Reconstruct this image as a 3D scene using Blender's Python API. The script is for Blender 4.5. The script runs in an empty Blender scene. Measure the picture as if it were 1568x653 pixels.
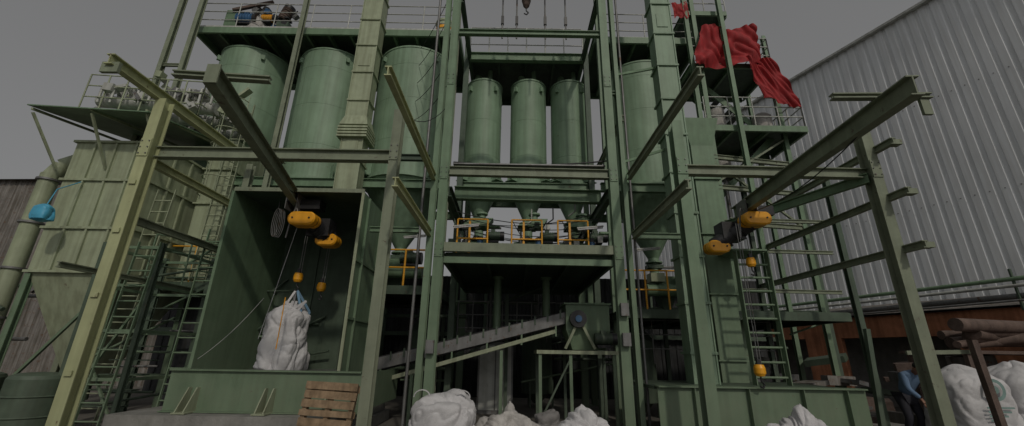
import bpy, math, random
from mathutils import Vector as V, Matrix, noise
R=random.Random(7)
scene=bpy.context.scene
# ---------------------------------------------------------------- materials
def mat(name,col,rough=.6,metal=0,var=.22,scale=2.5,streak=.15,rust=0,bump=0,bscale=40,rustcol=(.13,.075,.045),dust=0):
    m=bpy.data.materials.new(name); m.use_nodes=True
    nt=m.node_tree; N=nt.nodes; L=nt.links
    bs=N['Principled BSDF']; bs.inputs['Roughness'].default_value=rough; bs.inputs['Metallic'].default_value=metal
    tc=N.new('ShaderNodeTexCoord')
    n1=N.new('ShaderNodeTexNoise'); n1.inputs['Scale'].default_value=scale; n1.inputs['Detail'].default_value=4; n1.inputs['Roughness'].default_value=.65
    L.new(tc.outputs['Object'],n1.inputs['Vector'])
    cr=N.new('ShaderNodeValToRGB'); cr.color_ramp.elements[0].position=.3; cr.color_ramp.elements[1].position=.7
    cr.color_ramp.elements[0].color=(*[c*(1-var) for c in col],1); cr.color_ramp.elements[1].color=(*[min(1,c*(1+var)) for c in col],1)
    L.new(n1.outputs['Fac'],cr.inputs['Fac']); out=cr.outputs['Color']
    if streak>0:
        mp=N.new('ShaderNodeMapping'); mp.inputs['Scale'].default_value=(9,9,.5); L.new(tc.outputs['Object'],mp.inputs['Vector'])
        n2=N.new('ShaderNodeTexNoise'); n2.inputs['Scale'].default_value=1; n2.inputs['Detail'].default_value=2; L.new(mp.outputs['Vector'],n2.inputs['Vector'])
        c2=N.new('ShaderNodeValToRGB'); c2.color_ramp.elements[0].position=.35; c2.color_ramp.elements[1].position=.62
        c2.color_ramp.elements[0].color=(1-streak,1-streak*1.05,1-streak*1.15,1); c2.color_ramp.elements[1].color=(1,1,1,1)
        L.new(n2.outputs['Fac'],c2.inputs['Fac'])
        mx=N.new('ShaderNodeMix'); mx.data_type='RGBA'; mx.blend_type='MULTIPLY'; mx.inputs[0].default_value=1
        L.new(out,mx.inputs[6]); L.new(c2.outputs['Color'],mx.inputs[7]); out=mx.outputs[2]
    if rust>0:
        n3=N.new('ShaderNodeTexNoise'); n3.inputs['Scale'].default_value=6; n3.inputs['Detail'].default_value=5; n3.inputs['Roughness'].default_value=.75
        L.new(tc.outputs['Object'],n3.inputs['Vector'])
        c3=N.new('ShaderNodeValToRGB'); c3.color_ramp.elements[0].position=.68-rust*.3; c3.color_ramp.elements[1].position=.74-rust*.25
        L.new(n3.outputs['Fac'],c3.inputs['Fac'])
        mx=N.new('ShaderNodeMix'); mx.data_type='RGBA'; L.new(c3.outputs['Color'],mx.inputs[0])
        L.new(out,mx.inputs[6]); mx.inputs[7].default_value=(*rustcol,1); out=mx.outputs[2]
    if dust>0: # dirt that thickens towards the ground
        sp=N.new('ShaderNodeSeparateXYZ'); L.new(tc.outputs['Object'],sp.inputs[0])
        mr=N.new('ShaderNodeMapRange'); mr.inputs['From Min'].default_value=0; mr.inputs['From Max'].default_value=4.5; mr.inputs['To Min'].default_value=dust*2; mr.inputs['To Max'].default_value=dust*.25
        L.new(sp.outputs['Z'],mr.inputs['Value'])
        ml=N.new('ShaderNodeMath'); ml.operation='MULTIPLY'; ml.use_clamp=True; L.new(mr.outputs[0],ml.inputs[0]); L.new(n1.outputs['Fac'],ml.inputs[1])
        mx=N.new('ShaderNodeMix'); mx.data_type='RGBA'; L.new(ml.outputs[0],mx.inputs[0])
        L.new(out,mx.inputs[6]); mx.inputs[7].default_value=(.15,.135,.11,1); out=mx.outputs[2]
    L.new(out,bs.inputs['Base Color'])
    if bump>0:
        n4=N.new('ShaderNodeTexNoise'); n4.inputs['Scale'].default_value=bscale; n4.inputs['Detail'].default_value=2; L.new(tc.outputs['Object'],n4.inputs['Vector'])
        bp=N.new('ShaderNodeBump'); bp.inputs['Strength'].default_value=bump; bp.inputs['Distance'].default_value=.02
        L.new(n4.outputs['Fac'],bp.inputs['Height']); L.new(bp.outputs['Normal'],bs.inputs['Normal'])
    return m
GREEN=mat('green_paint',(.155,.25,.15),.55,var=.18,streak=.16,rust=.08,dust=.4)
SILO=mat('silo_paint',(.225,.335,.225),.55,var=.14,scale=1.1,streak=.18,rust=.03,bump=.4,bscale=3,dust=.15)
PALE=mat('pale_green_paint',(.37,.42,.28),.6,var=.15,streak=.25,rust=.08,dust=.35)
SUNLITG=mat('sunlit_green_paint',(.46,.49,.27),.55,var=.12,streak=.15,rust=.08,dust=.2)  # yellow sunlight on the left steelwork, put into the paint colour
DKG=mat('dark_green_paint',(.065,.105,.07),.6,var=.25,streak=.2,rust=.1,dust=.2)
BEAM=mat('beam_paint',(.23,.265,.185),.6,var=.2,streak=.15,rust=.2,rustcol=(.12,.095,.07),dust=.25)
YEL=mat('yellow_paint',(.78,.38,.03),.45,var=.15,streak=.1,rust=.1)
ORG=mat('hoist_yellow_paint',(.92,.42,.02),.4,var=.08,streak=.12,rust=.05)
BLK=mat('black_metal',(.018,.018,.02),.45,var=.3,streak=0)
GREYM=mat('grey_steel',(.20,.20,.20),.5,.4,var=.25,streak=.2,rust=.3)
SILV=mat('galvanised',(.48,.49,.46),.5,.1,var=.2,streak=.2,rust=.1)
WHT=mat('woven_white',(.54,.53,.54),.8,var=.15,streak=0,bump=.4,bscale=70,scale=4)
WHT2=mat('dusty_white',(.42,.40,.38),.85,var=.25,streak=0,bump=.4,bscale=60,scale=6)
GRYB=mat('dirty_bag',(.20,.19,.185),.85,var=.25,streak=0,bump=.4,bscale=60,scale=6)
STRAP=mat('strap_blue',(.16,.28,.40),.7,streak=0)
RED=mat('red_tarp',(.36,.018,.022),.75,var=.2,streak=.2,bump=.15,bscale=10)
WOOD=mat('pallet_wood',(.30,.21,.13),.85,var=.3,streak=.3,scale=8)
CONC=mat('concrete',(.24,.235,.22),.9,var=.25,streak=.1,bump=.5,bscale=15)
GRND=mat('ground_dirt',(.13,.12,.105),.95,var=.35,streak=0,bump=.6,bscale=6,scale=.7)
SHEET=mat('warehouse_sheet',(.79,.81,.83),.6,var=.06,scale=.4,streak=.12)
OLDSH=mat('old_sheet',(.22,.205,.19),.7,var=.3,scale=1,streak=.5,rust=.35)
SHADESH=mat('shade_dark_sheet',(.035,.037,.04),.8,var=.3,streak=.4)  # near-black: shade under decks and roofs put into the sheet colour
BRICK=mat('brick_plaster',(.40,.165,.085),.9,var=.25,streak=.3,bump=.5)
RUST=mat('rusty_steel',(.13,.09,.075),.8,var=.4,streak=.2,bump=.5)
RUBB=mat('rubber_belt',(.03,.03,.032),.8,var=.3,streak=0)
BLUE=mat('blue_plastic',(.07,.36,.55),.5,var=.2,streak=0)
MBLUE=mat('motor_blue',(.04,.12,.25),.45,streak=.1)
SHIRT=mat('blue_shirt',(.12,.19,.30),.85,streak=0)
TROU=mat('dark_trousers',(.03,.03,.04),.9,streak=0)
SKIN=mat('skin',(.22,.11,.07),.6,streak=0,var=.08)
HAIR=mat('hair',(.01,.008,.007),.7,streak=0)
LOGO=mat('print_green',(.20,.30,.28),.8,streak=0)
# ---------------------------------------------------------------- builder
class B:
    def __init__(s): s.v=[];s.f=[];s.m=[];s.s=[];s.mats=[]
    def mi(s,m):
        if m not in s.mats: s.mats.append(m)
        return s.mats.index(m)
    def add(s,vs,fs,m,smooth=False):
        o=len(s.v); s.v+= [tuple(v) for v in vs]; k=s.mi(m)
        for f in fs: s.f.append([i+o for i in f]); s.m.append(k); s.s.append(smooth)
    def box(s,c,d,m,rot=None):
        c=V(c); hx,hy,hz=[x/2 for x in d]
        vs=[V((x,y,z)) for x in(-hx,hx) for y in(-hy,hy) for z in(-hz,hz)]
        if rot is not None: vs=[rot@v for v in vs]
        s.add([v+c for v in vs],[(0,1,3,2),(4,6,7,5),(0,4,5,1),(2,3,7,6),(0,2,6,4),(1,5,7,3)],m)
    def bb(s,x0,x1,y0,y1,z0,z1,m): s.box(((x0+x1)/2,(y0+y1)/2,(z0+z1)/2),(x1-x0,y1-y0,z1-z0),m)
    def fr(s,p,q,up=None):
        d=(q-p).normalized()
        u=V(up) if up else (V((0,0,1)) if abs(d.z)<.9 else V((0,1,0)))
        x=d.cross(u).normalized(); z=x.cross(d).normalized()
        return Matrix((x,d,z)).transposed()
    def bar(s,p,q,w,h,m,up=None):
        p=V(p);q=V(q); s.box((p+q)/2,(w,(q-p).length,h),m,s.fr(p,q,up))
    def ibeam(s,p,q,w,h,m,up=None,t=.018):
        p=V(p);q=V(q);M=s.fr(p,q,up);c=(p+q)/2;l=(q-p).length
        s.box(c+M@V((0,0,h/2-t/2)),(w,l,t),m,M); s.box(c-M@V((0,0,h/2-t/2)),(w,l,t),m,M)
        s.box(c,(t,l-.002,h-2*t),m,M)
    def chan(s,p,q,w,h,m,up=None,t=.015,side=1):
        p=V(p);q=V(q);M=s.fr(p,q,up);c=(p+q)/2;l=(q-p).length
        s.box(c+M@V((0,0,h/2-t/2)),(w,l,t),m,M); s.box(c-M@V((0,0,h/2-t/2)),(w,l,t),m,M)
        s.box(c+M@V((side*(w/2-t/2),0,0)),(t,l-.002,h-2*t),m,M)
    def tube(s,p,q,r,m,n=8,r2=None):
        p=V(p);q=V(q);M=s.fr(p,q);r2=r if r2 is None else r2
        vs=[p+M@V((math.cos(a)*r,0,math.sin(a)*r)) for a in [i*2*math.pi/n for i in range(n)]]
        vs+=[q+M@V((math.cos(a)*r2,0,math.sin(a)*r2)) for a in [i*2*math.pi/n for i in range(n)]]
        s.add(vs,[(i,(i+1)%n,n+(i+1)%n,n+i) for i in range(n)],m,True)
        s.add(vs[:n],[tuple(range(n))],m); s.add(vs[n:],[tuple(range(n))[::-1]],m)
    def path(s,pts,r,m,n=6):
        for a,b in zip(pts[:-1],pts[1:]): s.tube(a,b,r,m,n)
    def wire(s,p,q,sag,r,m,k=8):
        p=V(p);q=V(q); s.path([p.lerp(q,i/k)-V((0,0,sag*4*(i/k)*(1-i/k))) for i in range(k+1)],r,m,5)
    def lathe(s,c,prof,m,n=48,M=None,smooth=True):
        c=V(c); M=M or Matrix.Identity(3)
        for (r0,z0),(r1,z1) in zip(prof[:-1],prof[1:]):
            vs=[c+M@V((math.cos(i*2*math.pi/n)*r,math.sin(i*2*math.pi/n)*r,z)) for r,z in((r0,z0),(r1,z1)) for i in range(n)]
            s.add(vs,[(i,(i+1)%n,n+(i+1)%n,n+i) for i in range(n)],m,smooth and abs(r1-r0)<abs(z1-z0)*3)
    def frust(s,x0,x1,y0,y1,z,X0,X1,Y0,Y1,Z,m):
        vs=[(x0,y0,z),(x1,y0,z),(x1,y1,z),(x0,y1,z),(X0,Y0,Z),(X1,Y0,Z),(X1,Y1,Z),(X0,Y1,Z)]
        s.add(vs,[(3,2,1,0),(4,5,6,7),(0,1,5,4),(1,2,6,5),(2,3,7,6),(3,0,4,7)],m)
    def rail(s,pts,h,m,r=.022,sp=1.1,mids=1,toe=False):
        for a,b in zip(pts[:-1],pts[1:]):
            a=V(a);b=V(b);n=max(1,round((b-a).length/sp))
            for i in range(n+1):
                p=a.lerp(b,i/n); s.tube(p,p+V((0,0,h)),r,m,6)
            for k in range(mids+1):
                z=V((0,0,h*(1-k/(mids+1)))); s.tube(a+z,b+z,r*.9,m,6)
            if toe: s.bar(a+V((0,0,.06)),b+V((0,0,.06)),.008,.1,m)
    def ladder(s,p,q,w,m,wd=(1,0,0),step=.3,r=.018,sw=.05):
        p=V(p);q=V(q);wd=V(wd).normalized()*w/2
        s.bar(p-wd,q-wd,.02,sw,m,up=(0,1,0)if abs(wd.x)>0 else (1,0,0)); s.bar(p+wd,q+wd,.02,sw,m,up=(0,1,0)if abs(wd.x)>0 else (1,0,0))
        n=int((q-p).length/step)
        for i in range(1,n): c=p.lerp(q,i/n); s.tube(c-wd,c+wd,r,m,6)
    def deck(s,x0,x1,y0,y1,z,m,mb,hb=.2,jo=.9):
        s.bb(x0+.01,x1-.01,y0+.01,y1-.01,z-.02,z,m)
        for y in(y0,y1): s.chan((x0,y,z-.022-hb/2),(x1,y,z-.022-hb/2),.08,hb,mb)
        for x in(x0,x1): s.chan((x,y0+.05,z-.026-hb/2),(x,y1-.05,z-.026-hb/2),.08,hb-.006,mb)
        n=max(1,int((x1-x0)/jo))
        for i in range(1,n):
            x=x0+(x1-x0)*i/n; s.ibeam((x,y0+.05,z-.03-hb*.35),(x,y1-.05,z-.03-hb*.35),.08,hb*.7,mb)
    def col(s,x,y,z0,z1,w,h,m,plate=True):
        s.ibeam((x,y,z0),(x,y,z1),w,h,m,up=(0,1,0))
        if plate: s.bb(x-w*.8,x+w*.8,y-h*.8,y+h*.8,z0,z0+.025,m)
    def joint(s,x,y,z,w,h,m):
        s.bb(x-w/2,x+w/2,y-.012,y+.0,z-h/2,z+h/2,m)
        for sx in(-.35,.35):
            for sz in(-.35,0,.35): s.tube((x+sx*w,y-.03,z+sz*h),(x+sx*w,y-.012,z+sz*h),.012,GREYM,6)
    def corr(s,p,q,z0,z1,m,pitch=.3,dep=.04):
        p=V(p);q=V(q);d=(q-p);l=d.length;d.normalize();nn=V((d.y,-d.x,0))
        k=int(l/pitch);xs=[]
        for i in range(k):
            for fx,o in((0,0),(.55,0),(.65,1),(.9,1)): xs.append(((i+fx)*pitch,o*dep))
        xs.append((k*pitch,0)); vs=[];fs=[]
        for x,o in xs:
            b=p+d*x+nn*o; vs+=[(b.x,b.y,z0),(b.x,b.y,z1)]
        for i in range(len(xs)-1): fs.append((2*i,2*i+2,2*i+3,2*i+1))
        s.add(vs,fs,m)
    def done(s,name,parent=None):
        me=bpy.data.meshes.new(name); me.from_pydata(s.v,[],s.f)
        for m in s.mats: me.materials.append(m)
        me.polygons.foreach_set('material_index',s.m); me.polygons.foreach_set('use_smooth',s.s); me.update()
        o=bpy.data.objects.new(name,me); scene.collection.objects.link(o)
        if parent: o.parent=parent
        return o
def empty(name):
    o=bpy.data.objects.new(name,None); scene.collection.objects.link(o); return o
# ---------------------------------------------------------------- ground
b=B(); b.add([(-250,-60,0),(250,-60,0),(250,400,0),(-250,400,0)],[(0,1,2,3)],GRND); b.done('ground')
# ---------------------------------------------------------------- warehouse right
b=B(); P0=V((20.4,1.2,0));P1=V((8.4,30.7,0))
b.corr(P0,P1,3.2,14.6,SHEET,.36,.045)
dd=(P1-P0).normalized(); nn=V((dd.y,-dd.x,0))
off=-nn if nn.x>0 else nn
b.bar(P0+V((0,0,14.65))-nn*.05,P1+V((0,0,14.65))-nn*.05,.3,.1,SILV)
for z in(6.9,10.8):
    for i in range(0,88): p=P0+dd*(.1+i*.36)+V((0,0,z)); b.box(p+off*.012,(.025,.025,.025),GREYM)
b.add([P0+V((0,0,14.6)),P1+V((0,0,14.6)),P1+V((25,8,17)),P0+V((25,8,17))],[(0,1,2,3)],SHEET)
b.add([P1+V((0,0,0)),P1+V((25,8,0)),P1+V((25,8,17)),P1+V((0,0,14.6))],[(0,1,2,3)],SHEET)
b.bar(P0+V((0,0,3.1))-nn*.1,P1+V((0,0,3.1))-nn*.1,.3,.2,OLDSH)
b.bar(P0+V((0,0,1.5))-nn*.4,P1+V((0,0,1.5))-nn*.4,.2,3,CONC)
b.done('warehouse_building')
b=B()
Q0=P0+off*2.2;Q1=P1+off*2.2
def seg(a,c,z0,z1,m,t=.2):
    p=Q0.lerp(Q1,a);q=Q0.lerp(Q1,c); b.bar(p+V((0,0,(z0+z1)/2)),q+V((0,0,(z0+z1)/2)),t,z1-z0,m)
ops=[(.30,.37),(.42,.52),(.56,.64),(.68,.78)]
last=.0
for a,c in ops:
    seg(last,a,0,3.0,BRICK); seg(a,c,2.3,3.0,BRICK); last=c
seg(last,.9,0,3.0,BRICK)
r0=Q0+off*.2;r1=Q1+off*.2
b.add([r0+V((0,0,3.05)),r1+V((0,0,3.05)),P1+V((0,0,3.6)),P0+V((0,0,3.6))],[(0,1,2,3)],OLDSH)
b.add([r0+V((0,0,3.0)),r1+V((0,0,3.0)),P1+V((0,0,3.5)),P0+V((0,0,3.5))],[(3,2,1,0)],SHADESH)  # roof underside as a second sheet, its shade painted in
b.done('brick_shed')
b=B()
for k,(h,rr,o) in enumerate([(3.95,.06,.6),(3.75,.045,.75),(3.5,.08,.5),(3.35,.03,.9)]):
    a=Q0+off*(o-.3);c=Q1+off*(o-.3)
    b.tube(a+V((0,0,h)),c+V((0,0,h-.6)),rr,[GREEN,SILV,GREYM,GREYM][k],8)
for i in range(12):
    p=Q0.lerp(Q1,.05+i*.08)+off*.3; b.bar(p+V((0,0,2.9)),p+V((0,0,4.0)),.05,.05,DKG)
b.done('pipe_rack')
# ---------------------------------------------------------------- left old shed
b=B(); b.corr((-42,21,0),(-13,19,0),0,9.7,OLDSH,.3,.04)
b.add([(-42,20.7,9.75),(-13,18.7,9.5),(-13,30,12),(-42,32,12)],[(0,1,2,3)],OLDSH); b.bb(-42,-13,20.9,21.3,4.6,4.8,RUST)
b.bb(-32,-24,19.9,20.1,0,4,SHADESH)
b.done('corrugated_shed')
b=B(); b.corr((-14,17.2,0),(10.5,17.2,0),0,4.6,SHADESH,.3,.04)  # rear wall coloured dark to give the gloom under the decks
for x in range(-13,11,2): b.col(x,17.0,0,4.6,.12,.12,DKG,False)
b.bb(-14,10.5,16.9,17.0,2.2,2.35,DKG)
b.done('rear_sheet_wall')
# ---------------------------------------------------------------- silos
def silo(name,x,y,r,z0,z1,zc,rings=(),noz=True):
    b=B(); zz=[z0]+sorted(rings)+[z1]
    prof=[(r,z0)]
    for z in rings: prof+=[(r,z-.012),(r+.005,z-.008),(r+.005,z+.008),(r,z+.012)]
    prof+=[(r,z1-.06),(r+.02,z1-.06),(r+.02,z1),(r*.9,z1+.05),(r*.3,z1+.28),(.001,z1+.3)]
    b.lathe((x,y,0),prof,SILO,64)
    b.lathe((x,y,0),[(r,z0+.12),(r+.07,z0+.12),(r+.07,z0+.10),(r+.07,z0),(r,z0)],SILO)
    b.lathe((x,y,0),[(r-.01,z0),(.17,zc),(.17,zc-.12),(.27,zc-.12),(.27,zc-.16),(.14,zc-.16),(.14,zc-.6)],SILO,smooth=True)
    for k,z in enumerate(zz[:-1]):
        a=-math.pi/2+.5*math.sin(k*2.3+x); b.bar((x+math.cos(a)*r,y+math.sin(a)*r,z),(x+math.cos(a)*r,y+math.sin(a)*r,zz[k+1]),.015,.008,SILO,up=(math.cos(a),math.sin(a),0))
    for a in(-2.3,-.9,.6,2.2): b.box((x+math.cos(a)*(r+.05),y+math.sin(a)*(r+.05),z1-.35),(.1,.1,.18),SILO,Matrix.Rotation(a,3,'Z'))
    for a in(-2.36,-.78,.78,2.36):
        for o in(-.09,.09):
            c=V((x+math.cos(a)*(r+.12),y+math.sin(a)*(r+.12),z0+.35))+V((-math.sin(a),math.cos(a),0))*o
            b.box(c,(.24,.016,.5),SILO,Matrix.Rotation(a,3,'Z'))
        b.box((x+math.cos(a)*(r+.14),y+math.sin(a)*(r+.14),z0+.09),(.3,.3,.02),SILO,Matrix.Rotation(a,3,'Z'))
    if noz:
        b.tube((x+.3*r,y-.3*r,z1+.1),(x+.3*r,y-.3*r,z1+.6),.08,SILO); b.tube((x-.4*r,y,z1+.1),(x-.4*r,y,z1+.5),.12,SILO)
    b.box((x,y,zc-.28),(.5,.34,.12),DKG); b.tube((x+.25,y,zc-.28),(x+.7,y,zc-.28),.04,GREYM)
    return b.done(name)
silo('storage_silo',-9.75,13.25,1.2,6.7,11.8,4.7,rings=(8.0,9.5,11.0))
silo('storage_silo.001',-6.75,13.3,1.25,6.7,11.75,4.7,rings=(8.0,9.5,11.0))
silo('storage_silo.002',-3.55,12.95,1.36,6.7,11.5,4.7,rings=(8.0,9.5,10.8))
silo('storage_silo.003',4.65,13.3,1.3,6.7,11.4,4.6,rings=(8.0,9.5,10.8))
for i,x in enumerate((-1.03,.51,1.9)):
    silo('slim_silo' if i==0 else 'slim_silo.%03d'%i,x,12.5,.61,6.6,10.45,5.6,rings=(7.6,8.9),noz=True)
# ---------------------------------------------------------------- main steel structure
b=B()
for x,w in((-1.83,.13),(-1.61,.19),(2.37,.2),(2.62,.1)): b.col(x,9.0,0,13.6,w,.2,GREEN)
for x in(-1.6,2.4):
    b.col(x,14.2,0,12.3,.2,.2,GREEN); b.col(x,11.6,0,12,.16,.16,DKG)
for x in(-1.61,2.37):
    for z in(3.75,5.6,8.2): b.joint(x,8.895,z,.17,.34,GREEN)
b.ibeam((-1.5,9,5.67),(2.26,9,5.64),.14,.22,BEAM)
b.ibeam((-1.5,10,5.5),(2.3,10,5.45),.2,.34,GREEN)
b.chan((-1.5,9,3.82),(2.26,9,3.8),.12,.2,BEAM)
b.chan((-1.5,9.1,3.55),(2.26,9.1,3.53),.1,.14,GREEN)
b.ibeam((-1.5,9,9.75),(2.26,9,9.75),.12,.16,GREEN)
b.ibeam((-1.5,11.5,11.0),(2.3,11.5,11.0),.16,.3,GREEN)
b.rail([(-1.5,11.5,11.17),(2.3,11.5,11.17)],1.05,SILV,.02,.6,2)
b.rail([(-1.5,14,11.17),(2.3,14,11.17)],1.05,SILV,.02,.8,2)
b.deck(-1.5,2.3,11.6,14.2,11.15,DKG,DKG)
b.deck(-1.5,2.3,9.2,14.2,3.75,DKG,DKG,.22)
for x in(-1.5,2.3): b.ibeam((x,9.1,5.2),(x,14.2,5.2),.14,.25,DKG)
for x in(-1.5,2.3): b.ibeam((x,9.1,11),(x,14.2,11),.12,.2,DKG)
b.ibeam((-1.5,13.2,6.4),(2.3,13.2,6.4),.14,.25,GREEN); b.ibeam((-1.5,11.75,6.42),(2.3,11.75,6.42),.14,.25,GREEN)
b.ibeam((-1.84,5.05,5.47),(-1.84,8.9,5.47),.1,.16,SUNLITG); b.ibeam((-1.84,6.0,4.12),(-1.84,8.9,4.12),.1,.16,SUNLITG)
b.ibeam((2.72,5.05,5.55),(2.72,8.9,5.55),.1,.16,BEAM); b.ibeam((2.72,5.9,4.12),(2.72,8.9,4.12),.1,.16,BEAM)
zd=12.3
b.deck(-11.2,-1.95,11.75,15.0,zd,DKG,GREEN,.25,.75)
b.rail([(-11.2,11.8,zd),(-1.95,11.8,zd)],1.1,SILV,.02,1.3,2,True)
b.rail([(-11.2,15,zd),(-1.95,15,zd)],1.1,SILV,.02,1.3,2)
b.ibeam((-11.2,11.7,13.9),(-1.95,11.7,13.9),.12,.2,GREEN)
for x in(-11.6,-10.9,-7.3,-1.95): b.col(x,11.4,0,15.5,.14,.16,BEAM)
for x in(-11,-8.2,-5.1,-2): b.col(x,15.1,0,12.2,.18,.18,GREEN)
for z in(9.2,10.4): b.ibeam((-11.6,11.4,z),(-10.9,11.4,z),.08,.1,BEAM)
b.bar((-11.6,11.42,7.5),(-10.9,11.42,9.2),.05,.05,BEAM)
for y in(11.75,14.8): b.ibeam((-11.3,y,6.45),(-1.95,y,6.45),.16,.28,GREEN)
for x in(-11.1,-8.2,-5.1,-2.1): b.ibeam((x,11.8,6.3),(x,14.9,6.3),.14,.24,GREEN)
for x in(-8.2,-5.1): b.col(x,11.75,0,6.3,.18,.18,GREEN)
for a,c in(((-8.2,11.8,2),(-5.1,11.8,6.2)),((-5.1,11.8,2),(-8.2,11.8,6.2))): b.bar(a,c,.06,.06,DKG)
b.deck(-11.5,-2.0,11.3,15,3.3,DKG,DKG,.22)
b.rail([(-9.6,11.35,3.3),(-7.2,11.35,3.3)],1.0,YEL,.025,.7,1)
b.rail([(-3.6,11.35,3.3),(-2.3,11.35,3.3)],1.0,YEL,.03,.55,1)
b.deck(2.75,6.4,11.7,15,12.1,DKG,GREEN,.25,.7)
b.rail([(2.75,11.8,12.1),(6.4,11.8,12.1)],1.1,SILV,.02,1.0,2,True)
for x in(2.85,6.2): b.col(x,11.5,0,13.8,.14,.16,GREEN)
for x in(2.85,6.2): b.col(x,15,0,12,.18,.18,GREEN)
for y in(11.75,14.8): b.ibeam((2.7,y,6.45),(6.4,y,6.45),.16,.28,GREEN)
b.ibeam((3.1,11.8,6.3),(3.1,14.9,6.3),.14,.24,GREEN); b.ibeam((6.1,11.8,6.3),(6.1,14.9,6.3),.14,.24,GREEN)
b.deck(2.8,8.5,10.6,15,2.7,DKG,DKG,.2)
b.rail([(2.9,10.7,2.7),(5.2,10.7,2.7)],1.0,YEL,.025,.6,1)
b.ibeam((2.7,9,7.2),(2.7,14,7.2),.1,.16,BEAM); b.ibeam((2.3,9.0,7.9),(2.7,9.0,7.9),.1,.1,GREEN)
b.ibeam((2.75,9,4.15),(4.0,9,4.15),.1,.14,GREEN)
for z in(6.0,8.5): b.bar((2.65,9.05,z),(3.9,9.5,z+.6),.06,.06,GREEN)
b.ibeam((-2.1,9,4.2),(-3.2,9,4.2),.1,.12,GREEN)
b.ibeam((-1.8,9.1,13.5),(2.6,9.1,13.5),.14,.25,GREEN)
for x in(-.4,.05,.95,1.6):
    b.tube((x,10.5,10.9),(x,10.5,14),.025,GREYM); b.box((x,10.5,11.6),(.09,.09,.3),BLK)
b.ibeam((-1.6,10.5,13.9),(2.5,10.5,13.9),.14,.25,GREEN)
b.path([(-2.1,9.1,0),(-2.1,9.1,8),(-2.1,9.1,13)],.035,GREYM); b.path([(2.8,9.1,0),(2.8,9.1,13)],.03,GREYM)
for i in range(9):
    y=10+R.random()*4; b.wire((-1.5,y,4.9+R.random()*.4),(2.3,y+R.random(),4.9+R.random()*.5),.25,.012,BLK)
for x,y,z in((-1.1,9.6,4.45),(1.9,9.6,4.45),(-2.7,11.2,4.6),(3.6,10.6,4.2)):
    b.tube((x-.3,y,z),(x+.3,y,z+.06),.02,WHT,8); b.bar((x-.32,y,z+.04),(x+.32,y,z+.1),.05,.03,SILV)
for x,y,z in((-1.62,8.82,1.7),(2.38,8.82,1.9),(2.38,8.82,2.5)): b.box((x,y,z),(.16,.1,.26),GREYM)
b.bar((-1.45,9.25,5.95),(2.25,9.25,5.95),.2,.03,GREYM); b.wire((-1.45,9.2,6.0),(2.3,9.2,6.1),.1,.02,BLK); b.wire((-2.2,7,6),(-1.7,9,7.4),.3,.01,BLK)
for i in range(5): b.wire((-1.6,9.15,8.5+i*.9),(-3.2,11.6,8.6+i*.7),.25,.01,BLK)
b.done('steel_structure')
b=B(); b.path([(.35,10.5,13.77),(.35,10.5,12.7)],.02,BLK); b.lathe((.35,10.5,0),[(.02,12.75),(.13,12.65),(.15,12.4),(.1,12.2),(.03,12.1)],RUST,12)
b.path([(.35,10.5,12.1),(.35,10.5,12.0),(.42,10.5,11.93),(.36,10.5,11.85),(.28,10.5,11.9)],.02,BLK); b.done('crane_hook')
def motor(b,c,l,r,m,ax=(1,0,0)):
    c=V(c);a=V(ax).normalized(); b.tube(c-a*l/2,c+a*l/2,r,m,14)
    b.tube(c+a*l/2,c+a*(l/2+.12),r*1.05,BLK,14); b.box(c+V((0,0,r)),(l*.3,r,.12),m)
    for i in range(6): p=c-a*(l/2)+a*(l*(i+.5)/6); b.tube(p-a*.008,p+a*.008,r*1.1,m,14)
    b.box(c-V((0,0,r+.04)),(l*.8,r*1.6,.06),BLK)
b=B()
motor(b,(-9.7,12.0,12.85),.6,.22,MBLUE); motor(b,(-9.0,12.1,13.0),.4,.15,YEL); b.lathe((-9.4,12.2,0),[(.3,12.35),(.34,12.4),(.34,12.95),(.3,13.0),(0.01,13.05)],WHT2,20)
b.box((-10.3,12.3,12.9),(.5,.5,.9),GREEN); b.bar((-10.3,12.0,13.3),(-8.9,12.0,13.7),.1,.1,RUST)
motor(b,(-8.4,12.1,13.2),.5,.18,RUST,(.3,0,1)); b.box((-8.4,12.2,12.6),(.4,.4,.5),DKG)
for i in range(16): b.box((-10+R.random()*2,12.0+R.random()*.4,12.5+R.random()*1.1),(.2,.15,.2),R.choice((GREYM,BLK,MBLUE,SILV)),Matrix.Rotation(R.random(),3,'Y'))
b.wire((-10,12.1,13.3),(-8,12.1,13.4),.5,.02,BLK); b.done('conveyor_drive')
b=B(); b.lathe((-2.55,12.1,0),[(.28,12.31),(.3,12.35),(.3,12.8),(.33,12.82),(.33,12.9),(.2,13.0),(.01,13.02)],PALE,24); b.lathe((-2.55,12.1,0),[(.315,12.5),(.315,12.62)],ORG,24); b.done('steel_drum')
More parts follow.
